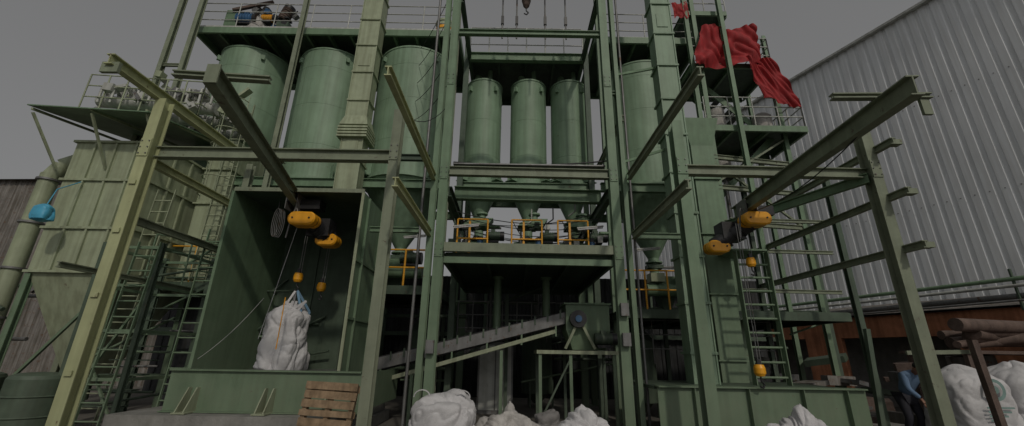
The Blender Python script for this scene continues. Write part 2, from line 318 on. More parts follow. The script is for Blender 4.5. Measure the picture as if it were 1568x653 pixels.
# ---------------------------------------------------------------- feeders
R2=random.Random(31)
for i,x in enumerate((-1.03,.51,1.9)):
    b=B(); b.frust(x-.16,x+.16,12.35,12.65,4.4,x-.3,x+.3,12.2,12.8,4.9,DKG)
    b.tube((x-.45,12.0,4.6),(x+.5,12.0,4.6),.14,GREEN,14); motor(b,(x+.5,11.4,4.75),.4,.13,DKG)
    b.box((x-.1,11.6,4.3),(1.0,.3,.1),GREEN); b.tube((x-.05,12.4,5.0),(x-.05,12.4,4.2),.12,GREYM,12)
    b.box((x-.3,11.3,4.1),(.35,.3,.5),DKG); b.tube((x,11.2,4.9),(x+.35,11.1,5.1),.05,SILV); b.lathe((x-.25,11.3,0),[(.09,4.9),(.09,5.0),(.01,5.02)],SILV,12)
    b.tube((x-.25,11.3,4.35),(x-.25,11.3,4.9),.03,SILV)
    b.bar((x-.6,11.3,3.76),(x+.3,11.9,4.5),.05,.05,GREEN); b.frust(x-.35,x+.35,11.0,11.5,4.95,x-.1,x+.5,11.1,11.5,5.2,GREEN)
    b.wire((x-.3,11.2,4.3),(x+.6,11.4,4.8),.3,.015,BLK)
    # valves, gearboxes, air lines, junction boxes
    motor(b,(x-.1,10.8,4.0),.35,.12,GREEN); motor(b,(x+.2,10.5,4.25),.22,.08,MBLUE,(0,.3,1))
    b.lathe((x+.15,11.6,0),[(.17,5.2),(.17,5.26),(.10,5.26),(.10,5.45),(.17,5.45),(.17,5.5)],SILO,18)
    for k in range(9):
        p=V((x+R2.uniform(-.6,.6),R2.uniform(10.6,11.9),R2.uniform(3.85,5.2)))
        if k%3==0: b.box(p,(.14,.12,.18),R2.choice((GREYM,SILV,DKG)))
        elif k%3==1: b.path([p,p+V((.2,0,.15)),p+V((.2,0,.5))],.02,R2.choice((GREYM,SILV,BLK)))
        else: b.tube(p,p+V((R2.uniform(.2,.5),0,0)),.045,R2.choice((GREEN,GREYM)),10)
    b.wire((x-.5,11.0,5.1),(x+.5,11.2,4.0),.2,.012,BLK)
    b.done('screw_feeder' if i==0 else 'screw_feeder.%03d'%i)
for i,x0 in enumerate((-1.35,.0,1.15)):
    b=B(); b.rail([(x0,9.9,3.77),(x0+.75,9.9,3.77)],1.0,YEL,.022,.8,1); b.bar((x0+.3,9.95,3.8),(x0+.3,9.95,4.75),.05,.05,YEL)
    b.done('safety_railing' if i==0 else 'safety_railing.%03d'%i)
for i,(x,y,z) in enumerate([(-9.75,13.2,4.0),(-6.6,13.3,4.0),(-3.5,12.6,4.0),(4.65,12.6,3.6)]):
    b=B(); b.box((x,y,z),(.7,.6,.5),GREEN); b.tube((x-.7,y-.5,z-.2),(x+.9,y-.5,z-.2),.17,GREEN,14); motor(b,(x+.5,y-.6,z+.2),.5,.17,DKG)
    b.box((x-.4,y-.5,z+.15),(.4,.4,.25),PALE); b.frust(x-.12,x+.12,y-.12,y+.12,z-.7,x-.25,x+.25,y-.25,y+.25,z-.3,DKG)
    for dx in(-.6,.7): b.bar((x+dx,y-.5,z-.7),(x+dx,y-.5,z-.3),.06,.06,DKG)
    b.done('rotary_feeder' if i==0 else 'rotary_feeder.%03d'%i)
# ---------------------------------------------------------------- bucket elevators
def elevator(name,x,y,w,d,z0,z1,m,flare=None):
    b=B(); b.bb(x-w/2,x+w/2,y-d/2,y+d/2,z0,z1,m)
    z=z0+.6;k=0
    while z<z1-.2:
        b.bb(x-w/2-.045,x+w/2+.045,y-d/2-.045,y+d/2+.045,z-.012,z+.012,m); b.bb(x-w/2-.045,x+w/2+.045,y-d/2-.045,y+d/2+.045,z+.016,z+.038,m)
        if k%3==0: b.bb(x-w*.3,x+w*.3,y-d/2-.02,y-d/2+.01,z+.25,z+.7,m)
        z+=1.05;k+=1
    for sx in(-1,1):
        b.bar((x+sx*(w/2+.01),y-d/2-.01,z0),(x+sx*(w/2+.01),y-d/2-.01,z1),.03,.03,m)
    if flare:
        b.frust(x-w/2-.12,x+w/2+.12,y-d/2-.12,y+d/2+.1,flare,x-w/2-.02,x+w/2+.02,y-d/2-.02,y+d/2+.02,flare+.35,m)
        for i in range(4): b.bb(x-w/2-.14,x+w/2+.14,y-d/2-.14,y+d/2+.12,flare-.12-i*.1,flare-.06-i*.1,m)
    b.frust(x-w/2,x+w/2,y-d/2,y+d/2,z1,x-w*.9,x+w*.9,y-d*.9,y+d*.9,z1+1.0,m)
    return b.done(name)
elevator('bucket_elevator',-4.85,11.4,.62,.5,0,14.5,PALE,flare=8.1)
elevator('bucket_elevator.001',4.12,9.5,.5,.45,0,14.0,SILO)
b=B(); b.bb(4.8,5.4,10.0,10.5,0,7.0,GREEN)
for z in(1.5,3,4.5,6): b.bb(4.74,5.46,9.94,10.56,z,z+.03,GREEN)
b.frust(4.8,5.4,10.0,10.5,7.0,4.6,5.6,9.9,10.6,7.8,GREEN)
b.done('discharge_duct')
b=B(); b.ladder((5.5,9.3,0),(5.5,9.3,3.9),.72,GREEN,step=.3,r=.028,sw=.16); b.bar((5.5,9.3,3.95),(5.5,10.2,3.95),.8,.04,GREEN); b.done('access_ladder')
# ---------------------------------------------------------------- hoist gantries
b=B()
b.col(-6.8,7.0,0,6.15,.2,.22,SUNLITG); b.col(-2.2,7.0,0,6.0,.17,.2,BEAM)
for z in(1.2,2.4,3.5,4.4): b.box((-6.8,6.87,z),(.12,.02,.08),SUNLITG)
b.joint(-6.8,6.885,5.1,.19,.36,SUNLITG); b.joint(-2.2,6.895,5.1,.16,.34,BEAM)
b.ibeam((-6.75,7.12,5.1),(-2.2,7.12,5.1),.15,.22,BEAM)
b.ibeam((-6.9,5.87,6.25),(-6.9,9.5,6.25),.14,.2,SUNLITG); b.ibeam((-6.9,7.1,4.95),(-6.9,10,4.95),.12,.16,SUNLITG)
b.ibeam((-6.9,7.1,3.8),(-6.9,9.8,3.8),.1,.14,BEAM); b.bar((-7.05,5.95,6.12),(-6.75,5.95,6.12),.06,.2,BEAM)
b.ibeam((-7.6,6.9,2.9),(-7.6,10,2.9),.08,.1,BEAM)
b.ibeam((-3.79,4.38,4.85),(-5.08,9.5,4.85),.15,.26,BEAM)
b.ibeam((-4.5,4.62,5.03),(-3.28,4.72,5.03),.09,.08,BEAM)
b.box((-3.77,4.36,4.85),(.17,.02,.27),BEAM)
b.bar((-4.47,7.12,4.99),(-4.47,7.12,4.985),.2,.3,BEAM)
b.col(-6.9,10.0,0,6.2,.16,.16,BEAM)
b.ibeam((-6.9,9.5,6.25),(-2.1,9.5,6.25),.12,.16,DKG)
b.wire((-4.0,4.6,5.0),(-4.9,8.9,4.95),.25,.012,BLK)
b.done('hoist_gantry')
b=B()
b.col(7.04,7.4,0,5.95,.2,.22,BEAM); b.col(3.28,7.4,0,6.1,.2,.22,GREEN)
b.joint(7.04,7.285,5.1,.19,.36,BEAM); b.joint(3.28,7.285,5.1,.19,.36,GREEN)
b.ibeam((3.28,7.52,5.1),(7.1,7.52,5.08),.15,.2,BEAM)
b.ibeam((5.0,4.35,4.85),(5.35,9.4,4.85),.16,.28,BEAM)
b.ibeam((4.4,4.9,5.035),(5.72,4.85,5.035),.09,.08,BEAM); b.box((5.62,4.86,4.87),(.12,.04,.24),BEAM); b.box((5.0,4.98,5.1),(.16,.12,.05),BEAM)
for z in(3.5,4.5,5.5):
    b.ibeam((7.15,6.9,z),(7.1,11.8,z),.1,.13,BEAM); b.box((7.25,7.0,z),(.18,.14,.1),BEAM)
b.ibeam((6.95,7.4,4.95),(5.6,11,4.95),.1,.2,GREEN)
for z in(2.6,3.3,4.4,5.3): b.ibeam((6.2,11.2,z),(9.0,11.3,z),.08,.1,BEAM)
for x,y in((7.1,11.8),(8.9,11.9),(7.9,9.6)): b.col(x,y,0,6.2 if x>7.2 and x<8.2 else 7.2,.12,.12,DKG)
b.wire((5.08,5.3,4.74),(5.45,8.8,4.72),.18,.01,BLK)
b.done('hoist_gantry.001')
# ---------------------------------------------------------------- booth
b=B(); x0,x1,y0,y1,zt=-6.15,-3.33,8.6,11.0,4.95
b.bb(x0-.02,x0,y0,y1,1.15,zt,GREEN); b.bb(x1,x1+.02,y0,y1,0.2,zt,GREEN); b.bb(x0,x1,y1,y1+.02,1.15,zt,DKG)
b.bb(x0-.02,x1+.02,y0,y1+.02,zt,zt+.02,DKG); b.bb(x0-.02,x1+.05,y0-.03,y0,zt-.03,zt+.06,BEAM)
for y in(9.0,10.0,10.8): b.bb(x1+.021,x1+.07,y-.03,y+.03,.2,zt-.02,GREEN)
for z in(2.2,3.4): b.bb(x1+.021,x1+.06,y0+.02,y1,z,z+.05,GREEN)
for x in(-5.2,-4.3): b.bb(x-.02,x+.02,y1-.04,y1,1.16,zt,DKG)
b.bb(x0-.06,x0,y0-.03,y0,1.15,zt-.03,GREEN); b.bb(x1,x1+.06,y0-.03,y0,.2,zt-.03,PALE)
b.bb(x0,x1,y0,y1,1.12,1.15,GREYM)
b.bb(-6.3,-2.75,8.3,8.32,.52,1.2,GREEN); b.bb(-6.3,-2.75,8.24,8.5,1.2,1.225,GREEN); b.bb(-6.3,-2.75,8.2,8.5,.50,.52,GREEN)
for x in(-5.85,-5.7,-4.45,-4.3,-3.3): b.frust(x-.01,x+.01,8.0,8.3,.523,x-.01,x+.01,8.22,8.3,.92,PALE)
for x in(-5.775,-4.375): b.bb(x-.12,x+.12,7.98,8.28,.50,.524,PALE)
b.bb(-6.3,-6.28,8.32,11,.52,1.2,GREEN); b.bb(-2.77,-2.75,8.32,11,.52,1.2,GREEN)
b.wire((-6.1,8.62,1.4),(-5.1,8.7,2.6),.1,.004,WHT)
b.done('filling_booth')
b=B(); b.bb(-6.95,-3.1,7.9,11.4,0,.49,CONC); b.bb(-7.1,-3.0,7.75,11.5,0,.22,CONC); b.done('concrete_plinth')
b=B(); b.bb(2.75,6.6,8.3,8.32,.1,1.05,GREEN); b.bb(2.75,6.6,8.22,8.5,1.05,1.075,GREEN)
b.bb(6.58,6.6,8.33,10.5,.1,1.05,GREEN)
for x in(3.4,4.4,5.4,6.2): b.bb(x,x+.015,8.2,8.3,.1,1.04,GREEN)
b.bb(2.75,6.6,8.5,10.5,1.0,1.05,DKG); b.done('base_girder')
# ---------------------------------------------------------------- hoists
def hoist(name,A,C,hooks,rail):
    b=B(); A=V(A);C=V(C); d=(C-A)
    def cap(c,l,r):
        c=V(c); n=20
        def ring(y,q):
            return [c+V((math.copysign(max(0,l/2-r),math.cos(a))+math.cos(a)*q,y,math.sin(a)*q)) for a in [i*2*math.pi/n+.01 for i in range(n)]]
        for y0,y1,r0,r1 in((-.2,-.17,r*.8,r),(-.17,-.02,r,r),(0,.12,r,r),(.12,.17,r,r*.85)):
            vs=ring(y0,r0)+ring(y1,r1); b.add(vs,[(i,(i+1)%n,n+(i+1)%n,n+i) for i in range(n)],ORG,True)
        vs=ring(-.02,r*.97)+ring(0,r*.97); b.add(vs,[(i,(i+1)%n,n+(i+1)%n,n+i) for i in range(n)],BLK,True)
        b.add(ring(-.2,r*.8),[tuple(range(n))],ORG); b.add(ring(.17,r*.85),[tuple(range(n))],ORG)
        for sx in(-l*.3,l*.3): b.tube(c+V((sx,-.215,0)),c+V((sx,-.2,0)),.02,BLK,8)
    cap(A,.60,.15); cap(C+V((0,.1,0)),.5,.14)
    mid=(A+C)/2+V((0,.25,0)); b.tube(A+V((.1,.2,.02)),C+V((-.05,.1,.05)),.17,BLK,16); b.box(mid+V((0,0,.1)),(.5,.4,.4),BLK)
    for i in range(5): p=A.lerp(C,(i+.5)/5)+V((.03,.16,.03)); b.tube(p-d*.02,p+d*.02,.2,BLK,16)
    b.box(V(rail)+V((-.12,0,-.1)),(.02,.4,.36),GREYM); b.box(V(rail)+V((.12,0,-.1)),(.02,.4,.36),GREYM)
    for sx in(-.09,.09):
        for sy in(-.13,.13): b.tube(V(rail)+V((sx-.02,sy,-.06)),V(rail)+V((sx+.02,sy,-.06)),.07,BLK,12)
    b.tube(V(rail)+V((0,0,-.2)),mid+V((0,0,.2)),.05,BLK)
    b.box(V(rail)+V((.35,.1,-.12)),(.45,.3,.22),BLK)
    for h in hooks:
        h=V(h); b.path([(h.x,h.y,mid.z),h],.008,GREYM); b.path([(h.x+.05,h.y,mid.z),h+V((.05,0,0))],.008,GREYM)
        b.lathe(h+V((0,0,-.05)),[(0.001,.11),(.08,.1),(.1,.04),(.1,-.05),(.07,-.1),(0.001,-.11)],ORG,14)
        b.box(h+V((0,0,.1)),(.07,.06,.1),BLK)
        b.path([h+V((0,0,-.15)),h+V((0,0,-.24)),h+V((.05,0,-.29)),h+V((.02,0,-.35)),h+V((-.04,0,-.32))],.017,BLK)
    b.wire(A+V((-.2,0,.2)),A+V((-.35,0,-.4)),-.3,.018,GREYM)
    return b.done(name)
hoist('electric_hoist',(-4.52,8.65,4.28),(-4.2,9.15,3.97),[(-4.83,9.4,3.2),(-4.45,9.8,3.05)],(-4.93,8.9,4.85))
hoist('electric_hoist.001',(5.35,8.7,4.47),(4.68,9.1,3.95),[(5.42,9.2,3.68),(4.62,8.15,1.42)],(5.3,8.8,4.85))
b=B()
for k in range(4):
    pts=[(-5.3+.08*math.cos(a)+k*.02,8.9+.03*k,4.3+.33*math.sin(a)) for a in [i*2*math.pi/16 for i in range(17)]]; b.path(pts,.008,GREYM,5)
b.path([(-5.3,8.9,4.9),(-5.3,8.9,4.6)],.01,BLK)
b.path([(-5.0,9.3,4.4),(-5.12,9.1,2.8),(-5.22,9.0,1.8)],.006,WHT,5)
b.path([(-4.55,8.5,2.6),(-4.6,8.6,1.6)],.010,ORG,5)
b.done('coiled_cable')
# ---------------------------------------------------------------- bags (woven fabric: soft lobes between pinched folds)
def bag(name,c,rx,ry,h,seed,kind='ground',m=WHT,amp=.05,rotz=0,tilt=0,parts=None,sq=2.2):
    n,mm=150,84; c=V(c); vs=[];fs=[]
    def pr(t):
        base=(t/.10)**.45 if t<.10 else 1
        if kind=='hang':
            return base*(1-.18*max(0,t-.3)/.7-(.40*((t-.78)/.22)**1.5 if t>.78 else 0))
        if kind=='ground':
            return base*(1.0-(max(0,t-.72)/.28)**2.4*.9)
        return max(.02,base*(1-(max(0,t-.10)/.9)**1.7))
    Mz=Matrix.Rotation(rotz,3,'Z')@Matrix.Rotation(tilt,3,'Y')
    def puff(x,y,z,s): return min(1,abs(noise.noise(V((x+s,y-s,z+s*.7))))*2.4)**.55
    for j in range(mm):
        t=j/(mm-1); p=2+sq*(1-t*.8)
        for i in range(n):
            a=i*2*math.pi/n; rr=(abs(math.cos(a))**p+abs(math.sin(a))**p)**(-1/p)*pr(t)
            x,y,z=math.cos(a)*rr*rx,math.sin(a)*rr*ry,t*h
            w1=noise.noise(V((x*1.7,y*1.7,z*1.7+seed))); w2=noise.noise(V((x*1.7+9,y*1.7,z*1.7-seed)))
            if kind=='hang': X,Y,Z=x+w1*.25,y+w2*.25,z*.33+w1*.2+x*.25
            else: X,Y,Z=x+w1*.4,y*.6+w2*.3,z*.9+w1*.35
            dsp=amp*((puff(X*2.6,Y*2.6,Z*2.6,seed)-.6)*.8+(puff(X*5.5,Y*5.5,Z*5.5,seed+5)-.6)*.34+(puff(X*12,Y*12,Z*12,seed+9)-.6)*.10+noise.noise(V((x,y,z+seed))*1.4)*1.0)
            rad=math.hypot(x,y); k=1+dsp/max(.22,rad) if rad>.02 else 1
            zz=z+(dsp*.9 if t>.3 and kind!='hang' else dsp*.3)
            if t<.03: zz=z
            vs.append(c+Mz@V((x*k,y*k,zz)))
    for j in range(mm-1):
        for i in range(n): fs.append((j*n+i,j*n+(i+1)%n,(j+1)*n+(i+1)%n,(j+1)*n+i))
    fs.append(tuple(range((mm-1)*n,mm*n))); fs.append(tuple(range(n))[::-1])
    b=B(); b.add(vs,fs,m,True)
    if parts: parts(b)
    return b.done(name)
def hs(b):
    for sx,sy in((-1,-1),(1,-1),(-1,1),(1,1)):
        p=V((-4.74+sx*.2,9.4+sy*.2,2.42)); q=V((-4.81+sx*.02,9.4,2.86))
        b.bar(p,q,.05,.008,WHT if sx<0 else STRAP,up=(0,1,0)); b.bar(p-V((sx*.06,-sy*.04,.35)),p,.06,.01,STRAP,up=(0,1,0))
    for k in range(6): b.bar((-4.75+R.uniform(-.15,.15),9.2,2.35),(-4.72+R.uniform(-.2,.3),9.15,2.6),.05,.01,WHT,up=(0,1,0))
bag('bulk_bag',(-4.92,9.4,1.06),.41,.40,1.5,3,'hang',amp=.15,parts=hs,tilt=.10)
def loops(x,y,z):
    def f(b):
        for s in(-1,1):
            pts=[V((x+s*.3+.12*math.cos(a),y-.25,z-.04+.1*math.sin(a))) for a in [math.pi*i/8 for i in range(9)]]
            for p,q in zip(pts[:-1],pts[1:]): b.bar(p,q,.012,.035,WHT,up=(0,1,0))
    return f
bag('bulk_bag.001',(-1.0,7.0,0),.49,.5,1.03,11,'ground',amp=.10,parts=loops(-1.0,7.0,1.0))
bag('bulk_bag.002',(.02,7.3,0),.66,.5,.86,19,'heap',WHT2,amp=.13)
bag('bulk_bag.003',(1.12,7.0,0),.62,.55,.84,27,'heap',amp=.11,rotz=.4)
bag('bulk_bag.004',(4.32,6.7,0),.68,.55,.88,35,'heap',WHT,amp=.13)
bag('bulk_bag.005',(-1.35,7.7,0),.6,.5,.65,41,'heap',GRYB,amp=.12)
bag('bulk_bag.006',(0.75,8.0,0),.5,.4,.72,47,'heap',GRYB,amp=.12)
def lg(x,y,z):
    def f(b):
        b.lathe(V((x,y,z)),[(.13,0),(.19,0.001)],LOGO,18,Matrix.Rotation(math.pi/2,3,'X'))
        b.lathe(V((x,y,z)),[(.01,0),(.07,0.001)],LOGO,12,Matrix.Rotation(math.pi/2,3,'X'))
        for k in range(4): b.bb(x-.25,x+.25-.08*k,y,y+.004,z-.32-k*.07,z-.29-k*.07,LOGO)
    return f
bag('bulk_bag.007',(8.95,8.8,0),.56,.5,1.5,51,'ground',amp=.05,parts=lg(8.95,8.22,1.1),sq=4)
bag('bulk_bag.008',(10.2,8.9,0),.58,.5,1.6,57,'ground',amp=.05,parts=lg(10.2,8.32,1.1),sq=4)
bag('bulk_bag.009',(11.4,9.2,0),.6,.5,1.5,61,'ground',WHT2,amp=.06,sq=4)
b=B(); M=Matrix.Rotation(-.12,3,'X')@Matrix.Rotation(.05,3,'Y'); c=V((-2.95,7.45,.62))
for i in range(7): b.box(c+M@V((R.uniform(-.01,.01),-.07,-.41+i*.137)),(.86,.022,.118 if i!=3 else .09),WOOD,M@Matrix.Rotation(R.uniform(-.01,.01),3,'Y'))
for x in(-.38,0,.38): b.box(c+M@V((x,0,0)),(.07,.10,.9),WOOD,M)
for i in range(3): b.box(c+M@V((0,.065,-.38+i*.38)),(.86,.02,.1),WOOD,M)
b.done('wooden_pallet')
# ---------------------------------------------------------------- conveyor
b=B(); a=V((-3.3,10.8,1.22));c=V((1.7,10.8,2.48))
for y in(-.32,.32):
    o=V((0,y,0)); b.chan(a+o+V((0,0,.05)),c+o+V((0,0,.05)),.06,.26,GREYM if y<0 else DKG); b.bar(a+o-V((0,0,.36)),c+o-V((.6,0,.36)),.06,.09,PALE)
    for i in range(6):
        p=a.lerp(c,(i+.3)/6)+o; b.bar(p-V((0,0,.08)),p-V((0,0,.33)),.04,.04,GREEN)
b.bar(a+V((0,0,.2)),c+V((0,0,.2)),.55,.03,RUBB); b.bar(a-V((0,0,.1)),c-V((0,0,.1)),.6,.02,RUBB)
for i in range(16):
    p=a.lerp(c,(i+.5)/16)+V((0,-.3,.16)); b.tube(p,p+V((0,.6,0)),.045,GREYM,10)
    b.bar(p+V((0,-.06,-.1)),p+V((0,-.06,.10)),.04,.02,DKG)
for t,l in((.2,1),(.62,1)):
    p=a.lerp(c,t)
    for y in(-.3,.3): b.bar((p.x,p.y+y,0),(p.x,p.y+y,p.z-.34),.07,.07,GREEN)
b.tube(c+V((-.1,-.36,.05)),c+V((-.1,.36,.05)),.17,GREYM,20)
b.done('belt_conveyor')
b=B()
b.bb(1.35,2.4,10.3,11.2,2.15,2.75,GREEN); b.frust(1.5,2.3,10.4,11.1,1.7,1.35,2.4,10.3,11.2,2.15,GREEN); b.bb(1.3,2.45,10.25,11.25,2.75,2.79,GREEN)
b.bar((1.3,10.2,1.72),(1.65,10.2,2.4),.06,.06,PALE);b.bar((2.0,10.2,1.72),(1.65,10.2,2.4),.06,.06,PALE)
b.tube((1.62,10.3,2.4),(1.62,10.1,2.4),.2,BLK,20); b.tube((1.62,10.1,2.4),(1.62,10.06,2.4),.08,MBLUE,16); motor(b,(2.2,10.2,1.95),.4,.13,DKG)
b.bb(.62,2.5,10.0,11.3,1.6,1.68,PALE)
for x in(.7,1.4,2.4):
    for y in(10.08,11.2): b.bar((x,y,0),(x,y,1.6),.07,.07,GREEN if y<11 else DKG)
b.bar((.7,10.08,.2),(1.4,10.08,1.5),.04,.04,DKG)
b.done('bag_crusher')
b=B(); b.bb(-.9,.1,12.6,13.3,0,1.9,GREYM); b.bb(-.85,-.42,12.58,12.6,.1,1.8,SILV); b.bb(-.38,.05,12.58,12.6,.1,1.8,SILV); b.tube((-.6,12.9,1.9),(-.6,12.9,3.5),.04,GREYM); b.done('electrical_cabinet')
b=B()
for x,y,r,z in((-2.6,13,.45,2.2),(3.6,12.4,.5,2.0),(.9,14.5,.5,2.4)):
    b.lathe((x,y,0),[(r,.4),(r,z),(r*.5,z+.3),(.01,z+.35)],DKG,24); b.lathe((x,y,0),[(r,.5),(.1,.1)],DKG,24)
    for k in range(3): b.bar((x+r*math.cos(k*2.1),y+r*math.sin(k*2.1),0),(x+r*math.cos(k*2.1),y+r*math.sin(k*2.1),.8),.06,.06,DKG)
    b.tube((x,y,z+.3),(x,y,3.6),.09,GREYM,12)
for x in(-.35,.95): b.lathe((x,11.2,0),[(.1,2.2),(.1,3.5),(.15,3.5),(.15,3.55),(.1,3.55)],GREEN,16)
b.done('receiving_hopper')
b=B()
for i in range(40):
    x=R.uniform(-9,8);y=R.uniform(12,16);z=R.uniform(.8,3.2)
    if i%3: b.tube((x,y,z),(x+R.uniform(.8,3),y,z+R.choice((0,0,.6))),R.uniform(.02,.06),R.choice((DKG,GREYM,GREEN)),8)
    else: b.bar((x,y,0),(x,y,3.2),.1,.1,DKG)
b.rail([(-1.5,12.2,1.9),(2.3,12.2,1.9)],1.1,GREYM,.018,.4,2)
b.rail([(3,11.5,1.4),(7,11.5,1.4)],1.1,GREYM,.018,.8,2)
b.done('process_pipework')
# ---------------------------------------------------------------- scaffolding left
b=B()
for x in(-8.6,-7.4):
    for y in(8.6,10.2): b.col(x,y,0,3.7,.09,.09,DKG)
for z in(1.0,1.9,2.8,3.6):
    for y in(8.6,10.2): b.bar((-8.6,y,z),(-7.4,y,z),.06,.06,GREEN)
    for x in(-8.6,-7.4): b.bar((x,8.65,z),(x,10.15,z),.06,.06,GREEN)
b.ladder((-7.6,8.3,0),(-7.6,8.5,3.7),.45,GREEN); b.ladder((-6.75,9.0,0),(-6.75,9.2,4.2),.4,GREEN); b.ladder((-9.2,10,0),(-9.0,10.1,5.5),.45,PALE)
for i in range(8): b.bar((-8.4,8.9+i*.15,.5+i*.28),(-7.5,8.9+i*.15,.5+i*.28),.2,.02,DKG)
b.bar((-8.6,8.6,.1),(-7.4,8.6,2.7),.04,.04,GREEN); b.bar((-7.4,8.7,.1),(-8.6,8.7,1.8),.04,.04,GREEN)
for i in range(34):
    a=V((R.uniform(-9.5,-6.5),R.uniform(9.6,12),R.uniform(.4,3.6))); b.tube(a,a+V((R.uniform(.6,2.2),R.uniform(-.5,.5),R.choice((0,0,.4,1)))),.03,R.choice((DKG,DKG,GREEN,GREYM)),6)
b.rail([(-7.6,8.6,2.9),(-6.3,10,2.9)],1,GREEN,.02,.6,2)
b.bb(-9.4,-6.4,12.2,12.3,0,3.2,SHADESH)  # added dark panel, painted shade behind the scaffold
b.done('access_scaffold')
# ---------------------------------------------------------------- dust collector
b=B(); X0,X1,Y0,Y1=-11.7,-9.5,10.0,12.4
b.bb(X0,X1,Y0,Y1,3.3,6.85,PALE)
for z in(3.3,4.4,5.7,6.8): b.bb(X0-.06,X1+.06,Y0-.06,Y1+.06,z-.03,z+.03,PALE)
for x in(X0+.55,X0+1.1,X0+1.65): b.bb(x-.025,x+.025,Y0-.05,Y0,3.34,6.76,PALE)
for y in(Y0+.6,Y0+1.2,Y0+1.8): b.bb(X1,X1+.05,y-.025,y+.025,3.34,6.76,PALE)
b.frust(-10.75,-10.35,10.9,11.4,.7,X0+.02,X1-.02,Y0+.02,Y1-.02,3.27,PALE)
b.tube((-10.55,11.15,.7),(-10.55,11.15,.35),.16,DKG,14)
for x in(X0+.05,X1-.05):
    for y in(Y0+.05,Y1-.05): b.col(x,y,0,3.25,.14,.14,GREEN)
b.bar((X0,Y0,.1),(X1,Y0,3.1),.06,.06,GREEN)
b.add([(-12.3,9.1,7.35),(-9.2,9.1,7.2),(-9.2,12.5,7.9),(-12.3,12.5,8.0),(-12.3,9.1,7.38),(-9.2,9.1,7.23),(-9.2,12.5,7.93),(-12.3,12.5,8.03)],[(0,1,2,3),(7,6,5,4),(0,4,5,1),(1,5,6,2),(3,2,6,7),(0,3,7,4)],GREEN)
for x in(-12.2,-10.7,-9.3): b.bar((x,9.2,7.2),(x+(.2 if x<-12 else 0),10.0,6.0),.05,.05,PALE); b.bar((x,9.15,7.28),(x,12.3,7.75),.05,.06,PALE)
for k in range(3):
    y=10.6+k*.8; b.tube((-12.2,y,8.45),(-8.7,y,8.25),.18,SILV,16)
    for i in range(10): x=-12+i*.36; b.tube((x,y,8.55),(x,y-.1,8.85),.09,SILV,12); b.path([(x,y,8.6),(x+.1,y-.35,8.7),(x+.1,y-.35,8.2)],.035,SILV,8)
for i in range(80):
    a=V((R.uniform(-12.3,-8.3),R.uniform(10.2,12),R.uniform(8.0,9.2))); b.box(a,(R.uniform(.08,.4),.2,R.uniform(.05,.25)),R.choice((SILV,PALE,SILV,GREYM)),Matrix.Rotation(R.uniform(-.9,.9),3,'Y'))
b.rail([(-12.3,10.2,8.0),(-8.9,10.2,7.8)],1.1,PALE,.02,.6,2)
b.rail([(-8.9,10.2,7.8),(-8.9,12.5,7.9)],1.1,PALE,.02,.6,2)
b.bb(-9.3,-8.5,11.5,13.0,3.0,7.7,PALE)
for z in(3.4,4.5,5.6,6.7): b.bb(-9.35,-8.45,11.43,13.05,z,z+.05,PALE)
b.ladder((-8.3,11.0,3.3),(-8.3,11.2,8.8),.45,PALE)
for i in range(7):
    z=5.6+i*.5; pts=[(-8.3+.35*math.cos(t),10.75-.35*math.sin(t),z) for t in [math.pi*j/8 for j in range(9)]]; b.path(pts,.015,PALE,5)
for x in(-8.65,-8.3,-7.95): b.tube((x,10.4 if x==-8.3 else 10.75,5.5),(x,10.4 if x==-8.3 else 10.75,8.8),.012,PALE,5)
b.done('dust_collector')
b=B(); b.path([(-12.55,10.4,0),(-12.55,10.4,6.0)],.2,PALE,16); b.path([(-12.55,10.4,5.9),(-12.45,10.5,6.3),(-12.2,10.65,6.55),(-11.7,10.8,6.65)],.2,PALE,16)
for z in(1,2.2,3.4,4.6,5.8): b.lathe((-12.55,10.4,0),[(.2,z),(.25,z),(.25,z+.05),(.2,z+.05)],GREYM,16)
b.tube((-13.4,10,0),(-13.4,10,5),.09,GREYM,10); b.path([(-14,9,2.2),(-12.7,9.5,3.0),(-12,9.6,3.0)],.08,GREYM)
for i in range(14): a=V((R.uniform(-15,-12.6),R.uniform(9,12),R.uniform(1,3.6))); b.tube(a,a+V((R.uniform(.8,2),0,R.choice((0,.3,-.3)))),.05,R.choice((GREYM,DKG)),8)
b.done('exhaust_pipe')
bag('plastic_bag',(-11.05,9.3,4.35),.19,.15,.42,71,'hang',BLUE,amp=.08,parts=lambda b:b.path([(-11.05,9.3,4.7),(-11.05,9.4,5.2),(-11.1,9.9,5.6)],.012,BLUE))
for i,(x,z) in enumerate(((-10.3,.0),(-9.0,.0),(-11.6,0))):
    b=B(); b.lathe((x,8.6,0),[(.01,0.02),(.42,.02),(.45,.1),(.45,1.0),(.42,1.06),(.3,1.1),(.01,1.12)],DKG,28)
    for q in(.35,.7): b.lathe((x,8.6,0),[(.45,q-.02),(.47,q),(.45,q+.02)],DKG,28)
    b.done('steel_barrel' if i==0 else 'steel_barrel.%03d'%i)
